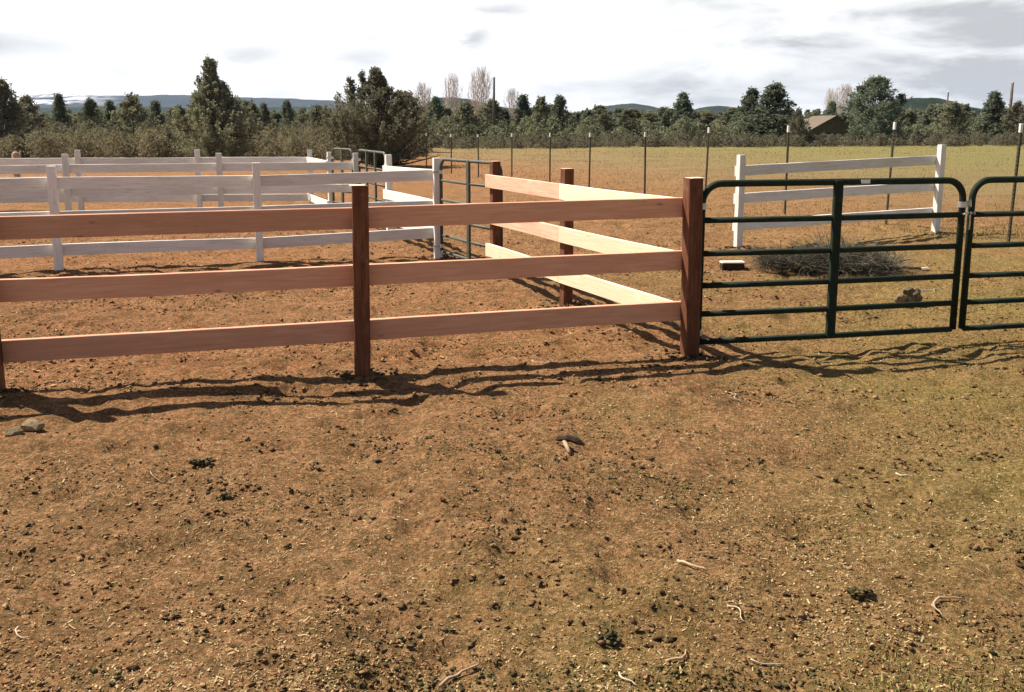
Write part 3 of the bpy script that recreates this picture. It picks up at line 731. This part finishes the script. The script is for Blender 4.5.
# variants for the far row (unit sizes, scaled)
V_j = [tree_parts(5., 3.4, jun, 95, 46, .105, 100+k, M['olivetree'], up=.6, spread=.05, nlimb=8) for k in range(3)]
V_d = [tree_parts(5., 3.0, cone, 130, 46, .085, 110+k, M['pine'], up=.45, spread=.060, nlimb=8) for k in range(3)]
V_o = [tree_parts(4., 4.2, roundp, 95, 46, .11, 120+k, M['olivetree'], up=.5, spread=.05, nlimb=8) for k in range(2)]
h = 8.2
BIGP = tree_parts(7., 5.2, lambda t: (min(1, .72+t) if t < .55 else .86*(1-((t-.55)/.5)**2))+.04, 130, 95, .085, 31, M['pine'], up=.35, spread=.05, nlimb=40,
      leaders=[(-.22, 0, .62, 1.8, .40, 1800), (.10, 0, .66, 2.4, .48, 3000), (-.02, 0, .66, 2.2, .32, 1300), (.42, 0, .60, 1.1, .30, 1200)])
def far_tree(px, top, Y, kind, wpx, label, name=None, k=0, group=None, cat='tree'):
    par = {'j': V_j, 'd': V_d, 'o': V_o}[kind]; p = par[k % len(par)]
    H0 = {'j': 5., 'd': 5., 'o': 4.}[kind]; W0 = {'j': 3.4, 'd': 3.0, 'o': 4.2}[kind]
    H = hgt(top, Y)*1.0; W = wpx/FP*Y
    nm = name or {'j': 'juniper_tree', 'd': 'pine_tree', 'o': 'scrub_tree'}[kind]
    return plant_tree(nm, label, cat, p, place(px, Y), Y, W/W0, H/H0, px*.7, group)
far_tree(30, 97, 60, 'j', 40, 'small grey juniper just right of the one at the left edge')
far_tree(62, 95, 75, 'd', 30, 'narrow pointed pine on the left in front of the snowy ridge', k=1)
far_tree(93, 99, 80, 'd', 34, 'dark pine left of the pair below the blue ridge', k=2)
far_tree(112, 102, 82, 'd', 32, 'dark pine right of the pair below the blue ridge', k=0)
far_tree(134, 96, 70, 'o', 46, 'rounded olive tree midway between the left edge and the tall ragged juniper', k=1)
far_tree(157, 102, 82, 'd', 34, 'dark pine just right of the rounded olive tree', k=1)
far_tree(180, 106, 84, 'd', 30, 'low dark pine touching the left side of the tall ragged juniper', k=2)
far_tree(250, 102, 70, 'j', 40, 'grey juniper at the right foot of the tall ragged juniper', k=1)
far_tree(288, 101, 84, 'd', 30, 'pointed dark pine alone between the two big junipers', k=2)
far_tree(265, 104, 86, 'd', 26, 'thin dark pine left of the pointed one between the big junipers', k=0)
far_tree(318, 106, 84, 'd', 40, 'wide dark pine left of the broad bushy juniper', k=1)
far_tree(407, 93, 60, 'j', 50, 'olive juniper directly right of the broad bushy juniper', k=2)
far_tree(436, 98, 82, 'd', 34, 'dark pine between the first two bare poplars', k=0)
far_tree(466, 104, 80, 'o', 44, 'rounded tree between the second and third bare poplars', k=0)
far_tree(492, 100, 82, 'j', 36, 'olive juniper at the foot of the tall wooden pole', k=0)
far_tree(523, 96, 84, 'd', 34, 'pointed dark pine right of the tall wooden pole', k=1)
far_tree(541, 98, 82, 'j', 30, 'narrow juniper between two dark pines right of the pole', k=1)
far_tree(560, 96, 84, 'd', 36, 'ragged dark pine third to the right of the pole', k=2)
far_tree(682, 95, 84, 'd', 40, 'single dark conical pine right of the middle hill', k=0)
far_tree(627, 111, 80, 'j', 36, 'low juniper below the middle hill', k=2)
far_tree(750, 90, 82, 'd', 44, 'dark pine on the left shoulder of the large dark pine', k=1)
far_tree(773, 85, 78, 'd', 66, 'large dark dense pine left of the brown roofs', k=2)
far_tree(797, 110, 74, 'o', 24, 'low dark bushy tree at the left end of the brown roofs', k=1)
far_tree(830, 103, 96, 'd', 28, 'small dark pine in front of the pale poplars on the right', k=1)
far_tree(951, 103, 84, 'j', 34, 'small juniper between the two right utility poles, left of the conical pine', k=2)
far_tree(991, 94, 84, 'd', 42, 'conical dark pine beside the rightmost utility pole', k=0)
far_tree(1015, 104, 82, 'o', 40, 'olive tree cut by the right edge of the photo', k=0)
Y = 80; e = plant_tree('tall_pine', 'tallest spreading pine with several crowns on the right', 'tree', BIGP, place(872, Y), Y, (62/FP*Y)/5.0, hgt(72, Y)/7.7)
# bare poplars
def poplar(h, w, seed, n=190):
    m = MB(); r = random.Random(seed)
    for i in range(6):
        ang = r.uniform(0, 2*PI); x0, y0 = math.cos(ang)*.1*w, math.sin(ang)*.1*w
        m.tube([(x0, y0, 0), (x0*1.8, y0*1.8, h*.5), (x0*2.6, y0*2.6, h*r.uniform(.8, .98))], [.09, .05, .015], 5, False)
    for k in range(n):
        t = .18+.78*r.random(); ang = r.uniform(0, 2*PI); R = w/2*math.sin(min(1, t*1.05)*PI)**.6*r.uniform(.5, 1.1)
        a = Vector((r.gauss(0, .12)*w, r.gauss(0, .12)*w, t*h*.88)); b = Vector((math.cos(ang)*R, math.sin(ang)*R, min(h, t*h*.88+h*r.uniform(.16, .34))))
        mid = (a+b)/2+Vector((math.cos(ang)*R*.2, math.sin(ang)*R*.2, -.02*h)); m.tube([a, mid, b], [.018, .013, .007], 3, False)
        for _ in range(2):
            c = mid+Vector((r.uniform(-.35, .35), r.uniform(-.35, .35), r.uniform(.2, .9))); m.tube([mid, c], [.012, .006], 3, False)
    return mesh('bare_branches', [tuple(v) for v in m.v], m.f, M['poplar'])
PM = [poplar(8, 3., 5), poplar(8, 3., 6)]
for k, (px, top, w, lab) in enumerate([(424, 81, 24, 'small bare poplar right of the broad bushy juniper'), (452, 73, 22, 'bare pale poplar second from the left'),
        (480, 66, 28, 'tallest bare pinkish poplar just left of the tall wooden pole'), (513, 88, 18, 'faint small bare poplar right of the tall wooden pole'),
        (829, 88, 14, 'narrow bare poplar left of the spreading pine'), (842, 84, 26, 'pale bare poplar touching the left of the spreading pine')]):
    Y = 96+k*2; H = hgt(top, Y); o = link('bare_poplar', PM[k % 2], None, (place(px, Y), Y, gz(place(px, Y), Y)), (0, 0, k*1.3))
    o.scale = (w/FP*Y/2.6, w/FP*Y/2.6, H/8); tag(o, lab, 'tree')
# filler rows of trees one can still tell apart
r = random.Random(77); cnt = 0
for px in range(-40, 1070, 21):
    if 330 < px < 400: continue
    for row in range(2):
        Y = r.uniform(84, 96)+row*16+(12 if 785 < px < 865 else 0); q = px+r.uniform(-8, 8)+row*10
        top = r.uniform(107, 116)-(2 if px > 400 else -1); kind = r.choice('jjod' if px > 380 else 'ddjo'); cnt += 1
        far_tree(q, top, Y, kind, r.uniform(28, 46), {'j': 'low olive juniper in the dense tree row beyond the field', 'd': 'low dark pine in the dense tree row beyond the field', 'o': 'low rounded scrub tree in the dense tree row beyond the field'}[kind],
                 k=cnt, group={'j': 'low junipers in the tree row', 'd': 'low pines in the tree row', 'o': 'low scrub trees in the tree row'}[kind])
# distant woodland mass
def woods(name, xs, ys, hs, ws, per, leaf, mat, seed, label, cat):
    r = np.random.default_rng(seed); out = []; trunks = MB()
    for x, y, h, w in zip(xs, ys, hs, ws):
        t = r.random(per)**.9; ang = r.uniform(0, 2*PI, per); R = w/2*np.minimum(1, (t+.2)*2)*(1-t)**.6*(.45+.6*r.random(per))*(1+.25*np.sin(ang*3+x))
        z0 = gz(x, y)
        out.append(np.stack([x+np.cos(ang)*R, y+np.sin(ang)*R, z0+.02+t*h], 1))
    V, F = leaves(np.concatenate(out), leaf, seed+1, elong=1.2)
    return tag(link(name, mesh(name, V, F, mat)), label, cat, kind='stuff')
r2 = np.random.default_rng(5); n = 420
ys = r2.uniform(120, 210, n); xs = (r2.random(n)-.5)*2*ys*.64; hs = (CH+(126-r2.uniform(109, 117, n))/FP*ys); ws = hs*r2.uniform(.6, .9, n)
woods('distant_woodland', xs, ys, hs, ws, 160, .28, M['pine'], 50, 'dark hazy woodland closing the view behind the tree row', 'woodland')
# brown-olive scrub behind the pens, left
n = 380; ys = r2.uniform(46, 74, n); xs = r2.uniform(-.66, -.10, n)*ys; hs = np.clip(CH-(r2.uniform(-2, 14, n)/FP*ys)+.15, .7, 2.4)*r2.uniform(.6, 1.02, n); ws = r2.uniform(1.3, 2.6, n)
woods('scrub', xs, ys, hs, ws, 480, .050, M['scrub'], 60, 'brownish olive scrub thicket behind the white pens', 'scrub')
n = 110; ys = r2.uniform(45, 49, n); xs = r2.uniform(-.66, -.13, n)*ys
woods('scrub', xs, ys, r2.uniform(.7, 1.3, n), r2.uniform(1.6, 2.8, n), 420, .05, M['scrub'], 65, 'low front edge of the brownish scrub behind the white pens', 'scrub')
n = 60; ys = r2.uniform(62, 76, n); xs = r2.uniform(-.64, -.12, n)*ys
woods('olive_brush', xs, ys, r2.uniform(1.3, 2.3, n), r2.uniform(2., 3.6, n), 500, .08, M['olivetree'], 61, 'taller olive brush in front of the left pines', 'brush')
# sagebrush along the far edge of the field
n = 420; xs = r2.uniform(-12, 52, n); ys = 67+.14*xs+r2.random(n)*8; hs = r2.uniform(.45, 1.0, n)+np.maximum(0, (ys-70))*.03
woods('sagebrush', xs, ys, hs, r2.uniform(1., 2.1, n), 260, .06, M['sage'], 70, 'grey sagebrush strip along the far edge of the hay field', 'sagebrush')
n = 100; xs = r2.uniform(-12, 55, n); ys = 76+.14*xs+r2.random(n)*6; pxx = 512+xs/ys*FP; ys = np.where((pxx > 792) & (pxx < 862), ys+9, ys)
woods('field_edge_brush', xs, ys, r2.uniform(1.4, 2.6, n), r2.uniform(2.2, 4., n), 420, .09, M['olivetree'], 71, 'olive brush filling the foot of the tree row', 'brush')

# utility poles
def upole(px, top, Y, rad, lab, arm=False):
    x = place(px, Y); H = hgt(top, Y); e = empty('utility_pole', (x, Y, gz(x, Y))); tag(e, lab, 'pole')
    m = MB(); m.tube([(0, 0, -.3), (0, 0, H*.5), (.02, 0, H)], [rad, rad*.9, rad*.75], 10); m.build('shaft', M['pole'], e, True)
    m = MB(); m.tube([(.02, 0, H-.02), (.02, 0, H+.03)], [rad*.8, rad*.5], 8); m.build('cap', M['zinc'], e)
upole(494, 77, 80, .13, 'tall bare wooden pole rising from the tree row in the middle')
upole(944.5, 92, 105, .11, 'thin wooden pole above the dark hill on the right')
upole(1007.5, 83, 92, .17, 'rightmost wooden pole beside the conical pine')
# weathered stump behind the far fence at the left
x, y = place(14, 21), 21.; e = empty('broken_post', (x, y, gz(x, y))); tag(e, 'pale broken post top showing above the far white fence at the left', 'post')
m = MB(); m.tube([(0, 0, -.1), (0, 0, .6), (.01, 0, 1.06), (.02, 0, 1.12)], [.07, .075, .085, .05], 9); m.build('stump', M['stick'], e, True)
m = MB(); m.tube([(.05, 0, .9), (.11, 0, 1.05), (.13, 0, 1.15)], [.03, .025, .012], 6); m.build('snag', M['stick'], e, True)

# low brown-roofed buildings behind the trees on the right
def house(px0, px1, ytop, Y, wallh, lab, dep=6):
    x0, x1 = place(px0, Y), place(px1, Y); W = x1-x0; H = hgt(ytop, Y)
    e = empty('brown_house', ((x0+x1)/2, Y, gz((x0+x1)/2, Y))); tag(e, lab, 'house')
    m = MB(); m.box(0, dep/2, wallh/2, W*.86, dep, wallh, 0); 
    m.add([(-W*.43, 0, wallh+.002), (W*.43, 0, wallh+.002), (0, 0, H-.12), (-W*.43, dep, wallh+.002), (W*.43, dep, wallh+.002), (0, dep, H-.12)], [(0, 1, 2), (5, 4, 3)])
    m.build('wall', M['wallb'], e)
    m = MB()
    for s in (-1, 1):
        V = [(0, -.35, H), (s*W*.52, -.35, wallh-.15), (s*W*.52, dep+.35, wallh-.15), (0, dep+.35, H)]
        V += [(a, b, c-.1) for a, b, c in V]; m.add(V, [(0, 1, 2, 3), (7, 6, 5, 4), (0, 4, 5, 1), (1, 5, 6, 2), (2, 6, 7, 3)])
    m.build('roof', M['roof'], e)
    m = MB(); m.box(-W*.15, -.03, wallh*.6, .8, .05, .6, 0); m.build('window', M['glass'], e)
house(806, 862, 116, 84, 1.2, 'low house with a brown gabled roof left of the spreading pine')
house(790, 824, 119, 90, 1.3, 'smaller brown roofed shed behind the low gabled house')

# ------------------------------------------------------------------ hills
def mat_hill(name, a, b_, snow=False):
    m, nt, b = newmat(name); v = objco(nt)
    n = noise(nt, v, .012, 6, .7); c = ramp(nt, n, [(.35, a), (.65, b_)])
    if snow:
        n2 = noise(nt, stretch(nt, v, (.5, .5, 3.5)), .0045, 4, .6, .4); sp = N(nt, 'ShaderNodeSeparateXYZ'); nt.links.new(v, sp.inputs[0])
        xm = mth(nt, 'MULTIPLY', mth(nt, 'SUBTRACT', -1850., sp.outputs[0]), .003, clamp=True)
        f = mth(nt, 'MULTIPLY', ramp(nt, n2, [(.50, 0.), (.58, 1.)]), xm); c = mixc(nt, f, c, (.78, .80, .85))
    nt.links.new(c, b.inputs['Base Color']); b.inputs['Roughness'].default_value = 1; b.inputs['Specular IOR Level'].default_value = 0
    bump(nt, b, noise(nt, v, .03, 5, .7), 1., 8.)
    return m
M['hill'] = mat_hill('forested hill', (.012, .020, .014), (.030, .042, .026))
M['ridge'] = mat_hill('far ridge', (.012, .020, .026), (.030, .040, .045), True)
def hill(name, label, Y, prof, mat, depth, seed, rough):
    px = np.array([p[0] for p in prof], float); py = np.array([p[1] for p in prof], float)
    n = 260; m = 22; X = np.linspace(px[0], px[-1], n); T = np.interp(X, px, py)
    # smooth the polyline
    ker = np.hanning(13); ker /= ker.sum(); T = np.convolve(np.pad(T, 6, 'edge'), ker, 'valid')
    Hc = CH+(126-T)/FP*Y; Hc = np.maximum(Hc, -1)+rough*(vn(X/9., X*0, seed)+.5*vn(X/3., X*0, seed+1))*(Hc > 2)
    V = []
    for j in range(m+1):
        v = j/m*2-1; f = (math.cos(v*PI)+1)/2
        z = -3+(Hc+3)*f+rough*2*f*(1-f)*vn(X/14., X*0+j*.5, seed+2)*4
        V.append(np.stack([(X-512)/FP*Y, np.full(n, Y+v*depth), z], 1))
    V = np.concatenate(V); i = np.arange(m*n).reshape(m, n)[:, :-1].ravel()
    o = link(name, mesh(name, V, np.stack([i, i+1, i+n+1, i+n], 1), mat, True)); tag(o, label, 'hill', kind='structure'); return o
hill('ridge', 'long blue ridge with snow patches on the left', 4600, [(-260, 126), (-150, 104), (-40, 99), (30, 98), (60, 95.5), (100, 96.5), (150, 97), (185, 96), (230, 98), (300, 100), (340, 102), (400, 108), (480, 116), (560, 126)], M['ridge'], 900, 3, 3.)
hill('foothills', 'dark blue forested foothills below the ridge', 2300, [(-260, 124), (-100, 109), (40, 110), (110, 107), (200, 109), (300, 108), (400, 112), (520, 116), (620, 122), (700, 126)], M['hill'], 500, 13, 2.5)
hill('hill', 'small rounded hill behind the bare poplars', 1700, [(380, 126), (420, 108), (438, 99.5), (452, 98), (470, 100), (500, 108), (540, 112), (600, 122), (640, 126)], M['hill'], 260, 23, 1.5)
hill('hill', 'rounded blue hill in the middle of the horizon', 2700, [(540, 126), (580, 114), (598, 108), (615, 105.5), (632, 104.5), (648, 107), (665, 112), (700, 116), (760, 126)], M['hill'], 350, 33, 1.5)
hill('hill', 'low dark hill right of the middle one', 1900, [(640, 126), (680, 114), (700, 108), (715, 106.5), (728, 108), (745, 112), (790, 116), (860, 126)], M['hill'], 260, 43, 1.5)
hill('hill', 'dark green hill behind the trees on the right', 900, [(830, 126), (862, 108), (885, 101), (905, 99), (925, 99), (940, 102), (955, 107), (985, 114), (1060, 116), (1200, 126)], M['hill'], 120, 53, .7)

# ------------------------------------------------------------------ haze
b = MB(); b.box(0, 2600, 120, 9000, 7000, 246.6, 0)
mh = bpy.data.materials.new('haze'); mh.use_nodes = True; nt = mh.node_tree
for nn in list(nt.nodes):
    if nn.type == 'BSDF_PRINCIPLED': nt.nodes.remove(nn)
pv = N(nt, 'ShaderNodeVolumePrincipled'); pv.inputs['Color'].default_value = (.62, .74, .95, 1); pv.inputs['Density'].default_value = .00006; pv.inputs['Anisotropy'].default_value = .2
nt.links.new(pv.outputs[0], nt.nodes['Material Output'].inputs['Volume'])
ho = b.build('haze', mh); tag(ho, 'thin blue haze over the distance', 'haze', kind='stuff')

# ------------------------------------------------------------------ sun and sky
sd = Vector((-.72, .36, 1.0)).normalized()           # towards the sun
sl = bpy.data.lights.new('sun', 'SUN'); so = bpy.data.objects.new('sun', sl); COL.objects.link(so)
sl.energy = 5.0; sl.angle = math.radians(.5); sl.color = (1, .93, .82)
so.rotation_euler = sd.to_track_quat('Z', 'Y').to_euler(); so.location = (-20, 10, 30)
w = bpy.data.worlds.new('World'); S.world = w; w.use_nodes = True; nt = w.node_tree; nt.nodes.clear(); L = nt.links
out = N(nt, 'ShaderNodeOutputWorld'); sky = N(nt, 'ShaderNodeTexSky', sky_type='NISHITA'); sky.sun_disc = False
sky.sun_elevation = math.asin(sd.z); sky.sun_rotation = math.atan2(sd.x, sd.y)
bg1 = N(nt, 'ShaderNodeBackground'); bg1.inputs['Strength'].default_value = .05; L.new(sky.outputs[0], bg1.inputs['Color'])
tc = N(nt, 'ShaderNodeTexCoord').outputs['Generated']
sp = N(nt, 'ShaderNodeSeparateXYZ'); L.new(tc, sp.inputs[0])
nz = noise(nt, stretch(nt, tc, (1, 1, 4.)), 7., 6, .6, .4)
nz2 = noise(nt, stretch(nt, tc, (1, 1, 5.)), 2.6, 5, .6, .3)
az = mth(nt, 'ARCTAN2', sp.outputs[0], sp.outputs[1]); el = mth(nt, 'ARCSINE', sp.outputs[2])
wob = mth(nt, 'MULTIPLY_ADD', nz, .10, -.05); wob2 = mth(nt, 'MULTIPLY_ADD', nz2, .03, -.015)
azw = mth(nt, 'ADD', az, wob); elw = mth(nt, 'ADD', el, wob2)
tot = None
for px, py, rx, ry, s in [(20, 46, 55, 9, .5), (250, 52, 26, 8, .62), (358, 55, 32, 8, .62), (478, 38, 13, 10, .62), (125, 71, 22, 5, .32), (505, 8, 30, 6, .45), (380, 38, 14, 5, .2),
        (935, 12, 90, 9, .5), (1010, 76, 60, 12, .5), (830, 38, 40, 8, .4), (620, 92, 110, 12, .30), (760, 88, 110, 14, .3), (960, 52, 90, 18, .25), (300, 88, 60, 7, .08), (1020, 30, 60, 14, .3), (1300, 60, 150, 40, .4), (-300, 30, 150, 20, .4)]:
    d = ray(px, py).normalized(); a0_ = math.atan2(d.x, d.y); e0 = math.asin(d.z)
    da = mth(nt, 'MULTIPLY', mth(nt, 'SUBTRACT', azw, a0_), FP/rx); de = mth(nt, 'MULTIPLY', mth(nt, 'SUBTRACT', elw, e0), FP/ry)
    q = mth(nt, 'ADD', mth(nt, 'MULTIPLY', da, da), mth(nt, 'MULTIPLY', de, de))
    g = mth(nt, 'MULTIPLY', mth(nt, 'EXPONENT', mth(nt, 'MULTIPLY', q, -.7)), s)
    tot = g if tot is None else mth(nt, 'ADD', tot, g)
streak = mth(nt, 'MULTIPLY', ramp(nt, nz2, [(.42, 0.), (.66, 1.)]), mth(nt, 'MULTIPLY_ADD', az, .55, .24, clamp=True))
tot = mth(nt, 'ADD', mth(nt, 'ADD', tot, streak), mth(nt, 'MULTIPLY', ramp(nt, nz, [(.42, 0.), (.62, 1.)]), mth(nt, 'MULTIPLY_ADD', az, .25, .24, clamp=True)))
tot = mth(nt, 'MULTIPLY', tot, mth(nt, 'MULTIPLY_ADD', nz, 1.3, .35), clamp=True)
cc = mixc(nt, tot, (1.0, 1.0, 1.0), (.44, .45, .465))
bg2 = N(nt, 'ShaderNodeBackground'); L.new(cc, bg2.inputs['Color']); bg2.inputs['Strength'].default_value = .70
# solid bright cloud low down, broken cloud with blue sky higher up
low = mth(nt, 'SUBTRACT', 1., mth(nt, 'MULTIPLY', mth(nt, 'SUBTRACT', el, .20), 7., clamp=True))
brk = mth(nt, 'MULTIPLY', ramp(nt, nz2, [(.48, 0.), (.66, 1.)]), .5)
ahead = mth(nt, 'MULTIPLY_ADD', sp.outputs[1], 1.6, .25, clamp=True)
fac = mth(nt, 'MAXIMUM', mth(nt, 'MULTIPLY', low, ahead), mth(nt, 'MULTIPLY', brk, .6))
mx = N(nt, 'ShaderNodeMixShader'); L.new(fac, mx.inputs[0]); L.new(bg1.outputs[0], mx.inputs[1]); L.new(bg2.outputs[0], mx.inputs[2])
L.new(mx.outputs[0], out.inputs['Surface'])

S.view_settings.view_transform = 'Standard'; S.view_settings.look = 'None'
S.view_settings.exposure = .95; S.view_settings.gamma = 1
S.render.engine = 'CYCLES'; S.cycles.max_bounces = 4; S.cycles.diffuse_bounces = 3; S.cycles.volume_bounces = 0
